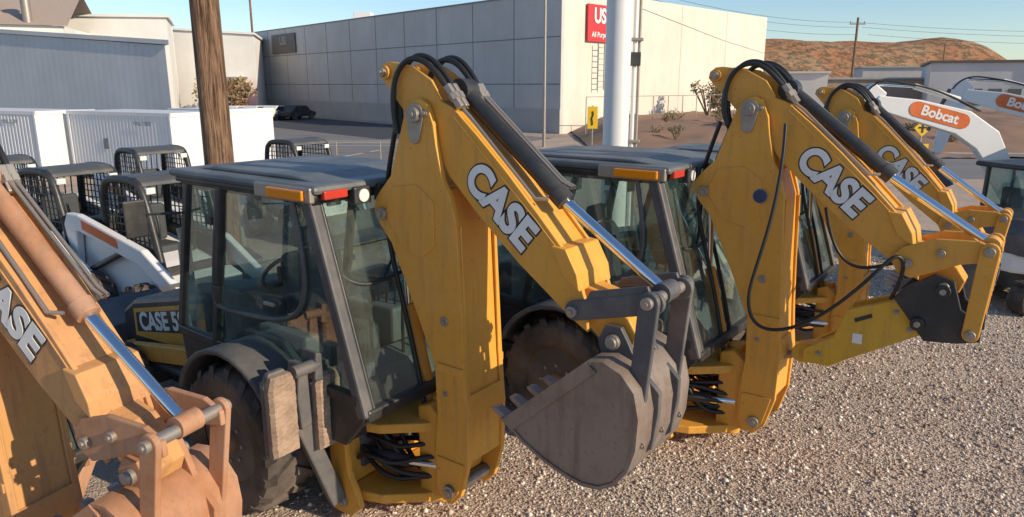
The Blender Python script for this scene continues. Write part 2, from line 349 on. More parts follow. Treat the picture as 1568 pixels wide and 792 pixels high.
        cyl('stabiliser_cylinder',(-.78,s*.45,1.45),(-.78+px,s*(.74+o),1.25),.05,STB,P)
        ext('pad_bracket',[(s*(.79+o),1.28),(s*(.80+o),1.74),(s*(.87+o),1.76),(s*(.90+o),1.5),(s*(.88+o),1.26)],-.83+px,-.70+px,STB,P,'x',.015)
        ext('pad_bracket_ear',[(s*(.72+o),1.60),(s*(.72+o),1.80),(s*(.77+o),1.82),(s*(.79+o),1.62)],-.80+px,-.64+px,STB,P,'x',.01)
        beam('pad_crossbar',(-.79+px,s*(.58+o),1.66),(-.79+px,s*(1.10+o),1.64),.09,.06,STB,P)
        beam('pad_crossbar',(-.79+px,s*(.58+o),1.34),(-.79+px,s*(1.10+o),1.32),.08,.05,STB,P)
        cyl('pad_pivot',(-.68+px,s*(.74+o),1.72),(-.68+px,s*(.94+o),1.72),.045,STB,P)
        for yc,zz in ((.655,-.07),(1.03,.02)):
            y0=s*(yc+o-.11);y1=s*(yc+o+.11); ya,yb=min(y0,y1),max(y0,y1)
            q=[(ya,1.14+zz),(yb,1.14+zz),(yb,1.64+zz),(yb-.05,1.73+zz),(ya+.05,1.73+zz),(ya,1.64+zz)]
            ext('pad_plate',q,-.775+px,-.725+px,STB,P,'x',.012)
            lumpy('pad_rubber',ya+.004,yb-.004,1.14+zz,1.71+zz,-.725+px,-.655+px,PAD if not rusty else RUSTL,P)
        tyre('rear_wheel',(-1.36,s*.80,G+.59),.595,.42,TIRE,P)
        tyre('front_wheel',(-3.55,s*.74,G+.40),.41,.28,TIRE,P,lugs=16)
        cx,cz=-1.36,G+.60; ar=[]
        for i in range(15):
            a=R(200-i*(190/14)); ar.append((cx+.68*math.cos(a),cz+.67*math.sin(a)+.05))
        outer=ar; inner=[(cx+(x-cx)*.94,cz+(z-cz)*.94) for x,z in ar][::-1]
        ext('fender',[p for p in outer if p[1]>1.2]+[p for p in inner if p[1]>1.2],s*.56,s*1.0,GREYF,P,bev=.015,smooth=True)
        ext('fender_skirt',[(-2.02,1.3)]+[p for p in outer if p[1]>1.3]+[(-.75,1.3)],s*.55,s*.58,GREYF,P,bev=.01)
        yg=s*.655
        mk('side_glass',[(x,yg,z) for x,z in [(-2.14,2.88),(-.66,2.88),(-.22,1.5),(-2.46,1.56)]],[(0,1,2,3)],GLASS,P)
        ext('lower_panel',[(-2.48,1.58),(-2.42,1.12),(-.38,1.12),(-.17,1.36),(-.2,1.52)],s*.62,s*.67,BLK,P,bev=.01)
        beam('front_post',(-2.13,s*.65,2.9),(-2.48,s*.65,1.55),.06,.07,BLK,P,.012)
        beam('door_post',(-1.66,s*.66,2.9),(-1.93,s*.66,1.55),.06,.075,BLK,P,.012)
        beam('rear_post',(-.66,s*.64,2.92),(-.18,s*.64,1.38),.09,.10,DARK,P,.02)
        tube('rear_seal',[(-.60,s*.59,2.84),(-.16,s*.59,1.44)],.018,BLK,P,False)
        beam('roof_rail',(-2.2,s*.65,2.87),(-.6,s*.65,2.87),.07,.07,BLK,P,.012)
        beam('sill',(-2.48,s*.66,1.56),(-.22,s*.66,1.50),.06,.08,BLK,P,.012)
        tube('window_frame',[(-1.70,s*.675,2.80),(-1.80,s*.675,2.4),(-1.90,s*.675,1.93),(-1.86,s*.675,1.86),(-1.15,s*.675,1.90),(-.86,s*.675,1.96),(-.70,s*.675,2.14),(-.69,s*.675,2.4),(-.78,s*.675,2.83)],.02,GREYF,P)
        beam('door_handle',(-.98,s*.68,2.22),(-.98,s*.68,2.34),.03,.035,BLK,P); beam('door_handle',(-1.2,s*.68,2.03),(-1.08,s*.68,2.03),.03,.03,PIN,P)
        for z in (2.55,2.0): box('hinge',(-1.86,min(s*.68,s*.71),z),(-1.78,max(s*.68,s*.71),z+.06),BLK,P,.008)
        box('amber_lamp',(-.96,min(s*.715,s*.765),2.855),(-.56,max(s*.715,s*.765),2.925),AMB,P,.012)
        box('tail_lamp',(-.50,min(s*.46,s*.66),2.86),(-.455,max(s*.46,s*.66),2.92),RED,P,.01)
        box('lamp_tray',(-1.12,min(s*.70,s*.745),2.84),(-.5,max(s*.70,s*.745),2.945),PIN,P,.012)
        for yy in (.34,.12):
            box('work_lamp_body',(-.50,s*yy-.075,2.80),(-.44,s*yy+.075,2.92),BLK,P,.012)
            cyl('work_lamp',(-.445,s*yy,2.86),(-.43,s*yy,2.86),.045,LAMP,P)
        beam('mirror_arm',(-2.2,s*.66,2.6),(-2.35,s*.9,2.6),.02,.02,BLK,P); box('mirror',(-2.4,s*.98-.09,2.42),(-2.37,s*.98+.09,2.72),BLK,P,.02)
    box('roof_under',(-2.26,-.70,2.85),(-.52,.70,2.90),BLK,P,.02)
    box('roof_shell',(-2.30,-.73,2.895),(-.47,.73,2.955),ROOF,P,.028)
    ext('roof_crown',[(-2.15,2.95),(-1.9,2.985),(-.9,2.985),(-.62,2.95)],-.58,.58,ROOF,P,bev=.02)
    mk('rear_glass',[(-.63,-.60,2.84),(-.63,.60,2.84),(-.19,.60,1.44),(-.19,-.60,1.44)],[(0,1,2,3)],GLASS,P)
    mk('front_glass',[(-2.16,-.62,2.86),(-2.16,.62,2.86),(-2.48,.62,1.58),(-2.48,-.62,1.58)],[(0,1,2,3)],GLASS,P)
    beam('rear_sill',(-.18,-.66,1.40),(-.18,.66,1.40),.10,.09,BLK,P,.02)
    beam('rear_header',(-.62,-.66,2.86),(-.62,.66,2.86),.07,.09,BLK,P,.015)
    beam('front_header',(-2.15,-.66,2.87),(-2.15,.66,2.87),.07,.07,BLK,P)
    tube('wiper',[(-.60,.35,2.76),(-.52,.1,2.5),(-.42,-.2,2.25)],.01,BLK,P,False)
    tube('grab_rail',[(-.60,-.56,2.5),(-.52,-.56,2.36),(-.45,-.50,2.25),(-.40,-.3,2.2),(-.40,.05,2.28)],.013,BLK,P)
    box('floor',(-2.42,-.62,1.12),(-.4,.62,1.2),BLK,P)
    box('headliner',(-2.15,-.62,2.80),(-.68,.62,2.85),SEAT,P)
    ext('rear_console',[(-.80,1.2),(-.80,1.55),(-.55,1.50),(-.36,1.3),(-.36,1.2)],-.6,.6,GREY,P,bev=.03)
    box('seat_base',(-1.55,-.28,1.2),(-1.0,.28,1.66),SEAT,P,.05)
    ext('seat_back',[(-1.52,1.6),(-1.60,2.25),(-1.50,2.3),(-1.42,2.2),(-1.36,1.62)],-.27,.27,SEAT,P,bev=.05)
    box('head_rest',(-1.60,-.14,2.3),(-1.5,.14,2.46),SEAT,P,.03)
    for s in (-1,1):
        box('arm_console',(-1.5,s*.44-.12,1.2),(-.9,s*.44+.12,1.78),GREY,P,.03)
        tube('lever',[(-.62,s*.16,1.4),(-.64,s*.17,1.9),(-.6,s*.17,2.05)],.014,BLK,P); cyl('knob',(-.6,s*.17,2.03),(-.6,s*.17,2.12),.03,BLK,P)
        tube('lever',[(-.55,s*.3,1.4),(-.52,s*.3,1.7)],.012,BLK,P)
        for k in range(3): tube('lever',[(-1.0-.1*k,s*.44,1.75),(-.98-.1*k,s*.44,1.92)],.01,BLK,P)
        ext('inner_wheel_box',[(-2.0,1.2),(-1.9,1.55),(-1.6,1.72),(-1.1,1.72),(-.85,1.5),(-.8,1.2)],s*.5,s*.62,SEAT,P,bev=.03)
    box('dash',(-2.35,-.35,1.2),(-2.05,.35,1.9),GREY,P,.04)
    tube('steering_wheel',[(-1.95+.1*math.cos(a),.18*math.sin(a),2.0+.15*math.cos(a)) for a in [i*math.pi/6 for i in range(12)]],.018,BLK,P,cyclic=True)
    box('paper_tag',(-.50,-.5,1.52),(-.47,-.40,1.62),LETW,P,.003); box('paper_tag',(-.50,-.36,1.50),(-.47,-.28,1.60),LETW,P,.003)
    box('chassis',(-4.1,-.34,.72),(-.6,.34,1.15),DARK,P,.02)
    box('rear_axle',(-1.46,-.7,.88),(-1.26,.7,1.08),DARK,P,.03)
    box('front_axle',(-3.63,-.65,.7),(-3.47,.65,.85),DARK,P,.03)
    box('rear_crossplate',(-.74,-.54,.48),(-.62,.54,1.30),Y,P,.02)
    ext('hood',[(-2.5,1.80),(-3.9,1.50),(-4.15,1.35),(-4.18,1.0),(-2.5,1.15)],-.40,.40,BLK if not rusty else Y,P,bev=.05)
    for s in (-1,1):
        ext('hood_side_panel',[(-2.55,1.70),(-3.9,1.40),(-3.9,1.12),(-2.55,1.2)],s*.40,s*.405,Y,P,bev=0)
        ext('hood_side_decal',[(-2.7,1.62),(-3.85,1.37),(-3.85,1.17),(-2.7,1.38)],s*.4,s*.4075,BLK,P,bev=0)
        if s<0: text('hood_text','CASE 580',(-3.28,-.409,1.38),(1,0,.2),(-.2,0,1),.25,LETW,P,off=.008)
        ext('fuel_tank',[(-2.45,1.1),(-2.45,.7),(-2.05,.7),(-1.98,1.1)],s*.40,s*.66,BLK,P,bev=.03)
        beam('loader_arm',(-2.5,s*.55,1.25),(-3.7,s*.55,1.05),.09,.16,Y,P); beam('loader_arm',(-3.68,s*.55,1.08),(-4.7,s*.55,.62),.09,.16,Y,P)
        cyl('loader_cylinder',(-2.6,s*.5,1.0),(-3.6,s*.52,1.0),.05,DARK,P)
    ext('loader_bucket',[(-4.6,.42),(-5.5,.40),(-5.5,.43),(-5.0,.48),(-4.72,.7),(-4.7,1.0),(-4.95,1.25),(-4.9,1.28),(-4.6,1.05)],-1.05,1.05,DARK,P)
    cyl('exhaust',(-3.15,-.2,1.6),(-3.15,-.2,2.15),.06,PIN,P); cyl('exhaust_tip',(-3.15,-.2,2.13),(-3.2,-.2,2.28),.035,PIN,P)
    for i in range(16):
        y0=random.uniform(-.40,.3); z0=random.uniform(.72,1.1); z1=random.uniform(.7,1.08)
        tube('frame_hose',[(-.62,y0,z0),(-.45,y0-.06,z0+random.uniform(-.12,.15)),(-.3,y0*.8-.05,z1+random.uniform(-.15,.12)),(-.12,y0*.6,z1),(.0,y0*.4,z1)],.019,HOSE,P)
    return P

backhoe((-3.19,4.10),R(-24),R(5),RUST,RUSTL,K=1.0,reach=.06,so=.3,ls=.06)
backhoe((-.526,5.52),R(-36.87))
backhoe((2.318,6.754),R(-36.87),R(-1),YEL,YEL,'hammer')
backhoe((4.30,9.24),R(-36.87),R(2),YEL,YEL,'bucket_dark',K=1.06)

# ------------------------------------------------------------------ skid steer loader
def skid(loc,ang,sc=1.15):
    P=empty('skid_steer_loader',(*loc,0),ang,sc)
    ext('body',[(-1.3,.45),(1.0,.35),(1.0,.75),(.4,.95),(-.9,1.25),(-1.3,1.1)],-.48,.48,WHT,P,bev=.03)
    ext('engine_cover',[(-1.25,1.1),(-.5,1.2),(-.5,1.5),(-1.15,1.40)],-.45,.45,BLK,P,bev=.05)
    for s in (-1,1):
        for x in (-.55,.62): tyre('wheel',(x,s*.68,.40),.40,.27,TIRE,P,lugs=14,rim=WHT)
        tube('cage_frame',[(-.48,s*.43,.95),(-.46,s*.43,1.75),(-.38,s*.43,1.97),(-.1,s*.43,2.0),(.30,s*.43,2.0),(.46,s*.43,1.93),(.56,s*.43,1.55),(.74,s*.43,.8)],.048,BLK,P)
        ext('cab_side_panel',[(-.48,.9),(.72,.8),(.66,1.15),(-.46,1.30)],s*.40,s*.44,BLK,P,bev=.01)
        for k in range(10): beam('side_mesh',(-.40+.098*k,s*.43,1.2),(-.36+.088*k,s*.43,1.96),.013,.013,BLK,P,0)
        for k in range(8): beam('side_mesh',(-.45,s*.435,1.25+.09*k),(.60-.018*k,s*.435,1.25+.09*k),.013,.013,BLK,P,0)
        ext('lift_arm',[(-1.15,1.25),(-1.05,1.5),(-.8,1.5),(.6,1.2),(1.35,.75),(1.5,.35),(1.35,.35),(1.2,.62),(.5,1.0),(-.8,1.28)],s*.52,s*.62,WHT,P,bev=.02)
        ext('lift_arm_stripe',[(-.7,1.44),(.1,1.28),(.1,1.16),(-.7,1.32)],s*.62,s*.625,ORG,P,bev=0)
        ext('rear_upright',[(-1.3,.6),(-1.0,.6),(-.9,1.3),(-1.1,1.5),(-1.3,1.2)],s*.5,s*.6,WHT,P,bev=.02)
        cyl('lift_cylinder',(-.9,s*.57,.7),(.1,s*.57,1.1),.04,BLK,P)
        box('head_lamp',(.46,s*.36-.06,1.84),(.53,s*.36+.06,1.92),LAMP,P,.01)
        tube('grab_bar',[(.60,s*.40,1.2),(.70,s*.38,1.35),(.62,s*.38,1.6)],.016,BLK,P)
    ext('cage_roof',[(-.42,1.93),(-.36,2.0),(-.1,2.035),(.32,2.035),(.44,1.98),(.46,1.93)],-.42,.42,GREYF,P,bev=.015)
    for k in range(9): beam('rear_mesh',(-.47,-.38+.095*k,1.3),(-.42,-.38+.095*k,1.93),.013,.013,BLK,P,0)
    beam('front_crossbar',(.72,-.42,.9),(.72,.42,.9),.08,.1,BLK,P)
    box('seat',(-.3,-.25,.9),(.15,.25,1.1),SEAT,P,.04); box('seat_back',(-.32,-.25,1.1),(-.22,.25,1.6),SEAT,P,.04)
    for s in (-1,1): tube('joystick',[(.25,s*.3,1.0),(.3,s*.3,1.25)],.02,BLK,P); 
    ext('bucket',[(1.4,.2),(1.45,.6),(1.5,.62),(1.6,.25),(2.1,.12),(2.1,.08),(1.5,.1)],-.85,.85,DARK,P)
    return P
for l,a in (((-5.3,10.6),-33),((-7.2,11.6),-30),((-9.4,13.0),-35),((-7.6,15.2),-40),((-5.2,17.5),-35)):
    skid(l,R(a))

# ------------------------------------------------------------------ excavators
def excav(loc,ang,sc=1,canopy=False):
    P=empty('mini_excavator',(*loc,0),ang,sc)
    for s in (-1,1):
        ext('track',stad((-1.0,.30),(1.0,.30),.30,.30),s*.95,s*.60,TIRE,P,bev=.03)
        for k in range(22): box('track_pad',(-1.15+.105*k,s*.775-.19,.58),(-1.15+.105*k+.06,s*.775+.19,.63),TIRE,P,.004)
        ext('track_frame',stad((-.95,.3),(.95,.3),.16,.16),s*.97,s*.96,DARK,P,bev=0)
    box('undercarriage',(-.6,-.6,.3),(.6,.6,.65),DARK,P); cyl('slew_ring',(0,0,.6),(0,0,.78),.5,DARK,P)
    HM_=DARK if canopy else WHT
    ext('house',[(-1.3,-.6),(-1.05,-.9),(.3,-.9),(.9,-.85),(.9,.9),(-1.05,.9),(-1.3,.6)],.78,1.15,WHT,P,'z',.05)
    ext('engine_cover',[(-1.3,1.12),(-.3,1.12),(-.3,1.85),(-1.1,1.75),(-1.3,1.5)],-.85,.85,HM_,P,bev=.06)
    y0c=-.75 if canopy else -.05
    for x in (-.55,.85):
        for y in (y0c,.85): beam('cab_post',(x,y,1.15),(x*.93,y,2.62),.07,.07,BLK,P)
    for x in (.15,): 
        for y in (y0c,.85): beam('cab_mid_post',(x,y,1.15),(x,y,2.62),.05,.05,BLK,P)
    box('cab_roof',(-.75,y0c-.12,2.60),(1.0,.98,2.70),BLK if canopy else WHT,P,.04)
    for y in (y0c,.85): mk('cab_glass',[(-.55,y,1.3),(.85,y,1.3),(.8,y,2.6),(-.5,y,2.6)],[(0,1,2,3)],GLASS,P)
    for x in (-.55,.85): mk('cab_glass',[(x,y0c,1.3),(x,.85,1.3),(x*.94,.85,2.6),(x*.94,y0c,2.6)],[(0,1,2,3)],GLASS,P)
    box('seat',(-.3,.15,1.15),(.2,.65,1.5),SEAT,P,.04); box('seat_back',(-.35,.15,1.5),(-.22,.65,2.2),SEAT,P,.04)
    bo=[(.85,1.15),(1.1,1.1),(1.35,1.6),(2.0,2.45),(2.45,2.75),(4.0,3.22),(4.1,3.35),(4.0,3.5),(3.2,3.42),(2.2,3.2),(1.6,2.8),(1.0,1.7)]
    ext('boom',bo,-.13-.25,.13-.25,WHT,P,bev=.02)
    for s in (-1,1):
        yy=-.25+s*.135; q=1 if s<0 else -1
        ext('logo_panel',stad((2.35,3.0),(3.25,3.24),.15,.15),yy,yy+s*.006,ORG,P,bev=0)
        text('logo_text','Bobcat',(2.8,yy+s*.009,3.12),(q,0,.27*q),(-.27,0,1),.27,LETW,P,off=.008)
    ext('stick',[(3.85,3.55),(4.1,3.75),(4.3,3.6),(4.55,2.2),(4.5,1.9),(4.35,1.95),(4.0,3.1)],-.35,-.15,WHT,P,bev=.02)
    cyl('stick_cylinder',(2.4,-.25,3.42),(3.3,-.25,3.68),.06,WHT,P); cyl('stick_rod',(3.3,-.25,3.68),(4.0,-.25,3.72),.035,CHROME,P)
    cyl('boom_cylinder',(1.1,-.25,1.2),(2.0,-.25,2.5),.06,WHT,P)
    cyl('tool_cylinder',(4.35,-.25,3.5),(4.7,-.25,2.5),.045,DARK,P)
    for k in range(3): tube('hose',[(2.0,-.25+.05*k,3.2),(2.8,-.25+.05*k,3.62),(3.6,-.25+.05*k,3.75),(4.1,-.25+.05*k,3.85),(4.3,-.25+.05*k,3.5)],.018,HOSE,P)
    ext('bucket',[(4.5,2.0),(4.75,1.8),(4.8,1.45),(4.6,1.2),(4.25,1.1),(4.0,1.25),(4.4,1.6)],-.55,.05,DARK,P)
    return P
excav((11.0,13.9),R(180-4),.97)
excav((14.2,15.4),R(150),1.0)
excav((8.9,11.9),R(15),.86,canopy=True)

# ------------------------------------------------------------------ ground
def groundmat():
    m,nt,b=newmat('gravel_ground')
    tc=N(nt,'ShaderNodeTexCoord').outputs['Object']
    v=N(nt,'ShaderNodeTexVoronoi'); v.inputs['Scale'].default_value=44; nt.links.new(tc,v.inputs['Vector'])
    v2=N(nt,'ShaderNodeTexVoronoi'); v2.inputs['Scale'].default_value=17; nt.links.new(tc,v2.inputs['Vector'])
    big=nz(nt,tc,.6,5,.6); mid=nz(nt,tc,3.5,5,.65)
    h=N(nt,'ShaderNodeSeparateColor'); nt.links.new(v.outputs['Color'],h.inputs[0])
    stone=mix(nt,h.outputs[0],(.31,.23,.18),(.84,.74,.64))
    dirt=mix(nt,mid,(.29,.20,.145),(.58,.45,.35))
    c=mix(nt,ramp(nt,v.outputs['Distance'],.30,.55),stone,dirt)
    c=mix(nt,ramp(nt,big,.40,.60),mix(nt,.45,c,(.64,.51,.40)),c)
    c=mix(nt,mul(nt,ramp(nt,mid,.50,.68),.5),c,(.31,.21,.15))
    sp=N(nt,'ShaderNodeVectorMath',operation='DISTANCE'); nt.links.new(tc,sp.inputs[0]); sp.inputs[1].default_value=(1.95,5.0,0)
    ad=N(nt,'ShaderNodeMath',operation='ADD'); nt.links.new(sp.outputs['Value'],ad.inputs[0]); nt.links.new(mul(nt,mid,.5),ad.inputs[1])
    c=mix(nt,ramp(nt,ad.outputs[0],.32,.55,(.8,.8,.8,1),(0,0,0,1)),c,(.20,.09,.05))
    nt.links.new(c,b.inputs['Base Color']); b.inputs['Roughness'].default_value=.95; b.inputs['Specular IOR Level'].default_value=.2
    hh=mix(nt,.45,v.outputs['Distance'],v2.outputs['Distance']); bump(nt,b,hh,.75,-.03)
    return m
GRD=groundmat()
S=4000
mk('ground',[(-S,-S,0),(S,-S,0),(S,S,0),(-S,S,0)],[(0,1,2,3)],GRD)
def stones():
    n=75000
    u=rng.random(n)
    yy=3.2+12*u**1.4; xx=rng.uniform(-2.5,1,n)+rng.random(n)*(yy*.95+1.0)
    keep=(xx>-2.2)&(np.hypot(xx-1.95,yy-5.0)>.22+.12*rng.random(n)); xx=xx[keep]; yy=yy[keep]; n=len(xx)
    s=rng.lognormal(math.log(.0084),.45,n)*(1+.04*yy); s=np.clip(s,.003,.038)
    base=np.array([[1,0,0],[-1,0,0],[0,1,0],[0,-1,0],[0,0,.85],[0,0,-.4]],float)
    a=rng.uniform(0,6.28,n); ca,sa=np.cos(a),np.sin(a)
    V=base[None]*s[:,None,None]*rng.uniform(.65,1.35,(n,6,3))
    X=V[:,:,0]*ca[:,None]-V[:,:,1]*sa[:,None]; Yv=V[:,:,0]*sa[:,None]+V[:,:,1]*ca[:,None]
    V=np.stack([X+xx[:,None],Yv+yy[:,None],V[:,:,2]+.003],-1).reshape(-1,3)
    tri=np.array([[0,2,4],[2,1,4],[1,3,4],[3,0,4],[2,0,5],[1,2,5],[3,1,5],[0,3,5]])
    F=(tri[None]+(np.arange(n)*6)[:,None,None]).reshape(-1,3)
    me=bpy.data.meshes.new('gravel_stones'); me.vertices.add(len(V)); me.vertices.foreach_set('co',V.ravel())
    me.loops.add(F.size); me.loops.foreach_set('vertex_index',F.ravel().astype(np.int32))
    me.polygons.add(len(F)); me.polygons.foreach_set('loop_start',(np.arange(len(F))*3).astype(np.int32)); 
    me.update(calc_edges=True); me.validate()
    m,nt,b=newmat('stone'); g=N(nt,'ShaderNodeNewGeometry'); 
    r=N(nt,'ShaderNodeValToRGB'); nt.links.new(g.outputs['Random Per Island'],r.inputs[0]); e=r.color_ramp.elements
    e[0].color=(.24,.18,.14,1); e[1].color=(.90,.85,.78,1); x=e.new(.4); x.color=(.48,.38,.30,1); x=e.new(.78); x.color=(.68,.59,.49,1)
    nt.links.new(r.outputs[0],b.inputs['Base Color']); b.inputs['Roughness'].default_value=.9
    me.materials.append(m); link(bpy.data.objects.new('gravel_stones',me))
stones()

def asphalt(name,c):
    m,nt,b=newmat(name); tc=N(nt,'ShaderNodeTexCoord').outputs['Object']
    nt.links.new(mix(nt,nz(nt,tc,.35,5,.7),tuple(x*.75 for x in c),tuple(x*1.3 for x in c)),b.inputs['Base Color']); b.inputs['Roughness'].default_value=.9
    return m
ASP=asphalt('asphalt',(.20,.19,.185)); CON=asphalt('concrete',(.42,.41,.39)); NEWA=asphalt('new_asphalt',(.05,.055,.07))
def quad(name,p,z,mat,P=None): return mk(name,[(x,y,z) for x,y in p],[tuple(range(len(p)))],mat,P)
quad('road',[(-90,31),(60,27),(60,37),(-3,40),(3,50.5),(-60,118),(-90,118)],.004,ASP)
quad('street_strip',[(-9,49.5),(1,52.5),(-36,99),(-48,95)],.008,NEWA)
for x0 in range(-36,-4,3): quad('road_marking',[(x0,36.2),(x0+.14,36.2),(x0+1.6,41),(x0+1.46,41)],.012,LETW)
quad('road_marking',[(-40,44),(-5,44),(-5,44.15),(-40,44.15)],.012,LETW)
box('kerb',(-60,30.4,0),(12,30.7,.13),CON,None,.02); box('kerb',(-60,46.0,0),(-6,46.3,.13),CON,None,.02)
P=empty('pipe_fence')
for x0 in range(-20,-2,2): cyl('post',(x0,33,0),(x0,33,1.1),.035,PIN,P,8)
for z in (.6,1.08): tube('rail',[(-20,33,z),(-2,33,z)],.028,PIN,P,False)

# ------------------------------------------------------------------ buildings
def panelmat(name,c,streak=.25):
    m,nt,b=newmat(name); tc=N(nt,'ShaderNodeTexCoord').outputs['Object']
    mp=N(nt,'ShaderNodeMapping'); nt.links.new(tc,mp.inputs[0]); mp.inputs['Scale'].default_value=(1,1,.18)
    a=nz(nt,mp.outputs[0],1.3,5,.7); d=nz(nt,tc,.25,5,.6)
    k=mix(nt,mul(nt,ramp(nt,a,.45,.75),streak),c,tuple(x*.6 for x in c)); k=mix(nt,ramp(nt,d,.3,.7),tuple(x*.82 for x in c),k)
    nt.links.new(k,b.inputs['Base Color']); b.inputs['Roughness'].default_value=.85; return m
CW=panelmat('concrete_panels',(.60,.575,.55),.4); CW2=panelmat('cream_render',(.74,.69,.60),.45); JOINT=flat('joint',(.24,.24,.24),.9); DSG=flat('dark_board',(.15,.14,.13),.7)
P=empty('concrete_warehouse',(0,0,0)); c=Vector((3.6,54.7,0)); dl=Vector((-.657,.754,0)).normalized(); dr=Vector((.69,.72,0)).normalized()
nl=Vector((-dl.y,dl.x,0)); nl=nl if nl.y<0 else -nl; nr=Vector((dr.y,-dr.x,0)); nr=nr if nr.y<0 else -nr
def wall(name,a,d,L,z0,z1,n,th,mat,P=P):
    vs=[]
    for zz in (z0,z1):
        for p in (a,a+d*L,a+d*L-n*th,a-n*th): vs.append((p.x,p.y,zz))
    return mk(name,vs,[(0,1,2,3),(4,5,6,7),(0,1,5,4),(1,2,6,5),(2,3,7,6),(3,0,4,7)],mat,P)
HW=10.1
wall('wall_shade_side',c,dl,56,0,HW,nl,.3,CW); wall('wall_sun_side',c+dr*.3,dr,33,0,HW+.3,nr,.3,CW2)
wall('wall_back',c+dl*56+dr*.3,dr,33,0,HW,nr,.3,CW); wall('wall_back2',c+dr*33,dl,56,0,HW,-nl,.3,CW)
q=[c+dl*.2+dr*.3,c+dl*55.8+dr*.3,c+dl*55.8+dr*32.5,c+dl*.2+dr*32.5]
mk('roof',[(v.x,v.y,HW-.4) for v in q],[(0,1,2,3)],CON,P)
for v,hh in ((c+dl*38+dr*6,1.6),(c+dl*20+dr*10,1.2)): box('roof_unit',(v.x-1,v.y-1,HW-.4),(v.x+1,v.y+1,HW+hh),WHT,P,.05)
k=0.0
while k<51:
    k+=5.2; a=c+dl*k; wall('panel_joint',a+nl*.012,dl,.09,0,HW-.02,nl,.02,JOINT)
for zz in (3.6,7.0): wall('panel_joint',c+nl*.014+dl*.1,dl,55.8,zz,zz+.08,nl,.02,JOINT)
wall('coping',c+nl*.05,dl,56,HW,HW+.12,nl,.4,JOINT)
for k in (8.2,16.5,24.7): wall('panel_joint',c+dr*k+nr*.012,dr,.06,0,HW+.28,nr,.02,CON)
wall('base_band',c+nl*.06,dl,56,0,1.8,nl,.05,CON)
a=c+dl*44+nl*.2; wall('company_board',a,dl,6.5,7.3,9.5,nl,.15,DSG)
text('board_text','USI',tuple(a+dl*3.2+nl*.04+Vector((0,0,8.7))),tuple(-dl),(0,0,1),1.3,CON,P,off=.03)
a=c+dr*2.8+nr*.25; RS=flat('sign_red',(.62,.03,.04),.5); wall('red_board',a,dr,3.2,6.8,9.5,nr,.15,RS)
text('board_text','USI',tuple(a+dr*1.6+nr*.04+Vector((0,0,8.65))),tuple(dr),(0,0,1),1.5,LETW,P,off=.05,sx=.85)
text('board_text','All Purpose',tuple(a+dr*1.6+nr*.04+Vector((0,0,7.3))),tuple(dr),(0,0,1),.55,LETW,P,off=.01,sx=.9)
for o in (0,.8): wall('ladder_rail',c+dr*(3.8+o)+nr*.5,dr,.07,3.2,6.7,nr,.06,JOINT)
for i in range(8): wall('ladder_rung',c+dr*3.85+nr*.48,dr,.8,3.4+i*.42,3.45+i*.42,nr,.04,JOINT)

def simple_building(name,p0,p1,dv,z0,z1,mat,roofm=CON):
    """front wall p0->p1, dv = depth vector"""
    Pn=empty(name); a=Vector((*p0,0)); b=Vector((*p1,0)); d=(b-a).normalized(); n=Vector((d.y,-d.x,0)); dv=Vector((*dv,0)); dn=dv.normalized()
    q=[a,b,b+dv,a+dv]; zs=[z0,z1,z1,z0]
    vs=[(v.x,v.y,0) for v in q]+[(v.x,v.y,z) for v,z in zip(q,zs)]
    mk('walls',vs,[(0,1,5,4),(1,2,6,5),(2,3,7,6),(3,0,4,7)],mat,Pn)
    q2=[a-d*.25-dn*.25,b+d*.25-dn*.25,b+d*.25+dv+dn*.25,a-d*.25+dv+dn*.25]
    vs=[(v.x,v.y,z+.02) for v,z in zip(q2,zs)]+[(v.x,v.y,z+.25) for v,z in zip(q2,zs)]
    mk('roof',vs,[(0,1,2,3),(4,5,6,7),(0,1,5,4),(1,2,6,5),(2,3,7,6),(3,0,4,7)],roofm,Pn)
    return Pn,a,b,d,n
BLU=panelmat('metal_siding',(.66,.66,.66),.12); TAN=flat('tan_roof',(.42,.33,.27),.7); WB=panelmat('white_wall',(.84,.82,.78),.1); BRK=flat('red_brick',(.50,.15,.07),.9)
Pn,a,b,d,n=simple_building('metal_shed',(-36.2,47.3),(-18.1,39),(-9,14),7.0,5.6,BLU,BLU)
for i in range(38):
    pa=a+d*(i*.52)+n*.012; zt=7.0-1.4*(i*.52)/19.9
    mk('seam',[(pa.x,pa.y,0),(pa.x+d.x*.025,pa.y+d.y*.025,0),(pa.x+d.x*.025,pa.y+d.y*.025,zt),(pa.x,pa.y,zt)],[(0,1,2,3)],BLU,Pn)
simple_building('white_building',(-46,84),(-29.0,84),(-4,16),10.0,9.0,WB,WB)
simple_building('white_building',(-46,70),(-33,72),(-4,10),9.8,9.8,WB,WB)
simple_building('brick_wing',(-33,83),(-29.5,82),(-2,5),4.2,4.2,BRK,CON)
Pn=empty('gabled_hall',(0,0,0))
mk('walls',[(-64,52,0),(-37,62,0),(-41,74,0),(-68,64,0),(-64,52,8.3),(-37,62,8.3),(-41,74,8.3),(-68,64,8.3)],[(0,1,5,4),(1,2,6,5),(2,3,7,6),(3,0,4,7)],WB,Pn)
mk('roof',[(-64.5,51.5,8.3),(-36.5,61.8,8.3),(-38.5,68,11.4),(-66,58,11.4),(-40.5,74.5,8.3),(-68.5,64.5,8.3)],[(0,1,2,3),(3,2,4,5)],TAN,Pn)
for x,y in ((-39.5,61.5),(-42.5,62)): cyl('roof_vent',(x,y,8),(x,y,10.4),.35,PIN,Pn); cyl('vent_cap',(x,y,10.4),(x,y,10.7),.55,PIN,Pn)
Pn,a,b,d,n=simple_building('dealer_building',(44,78),(72,66),(9,18),5.8,5.8,BLU,DSG)
q=a+d*9+n*.2
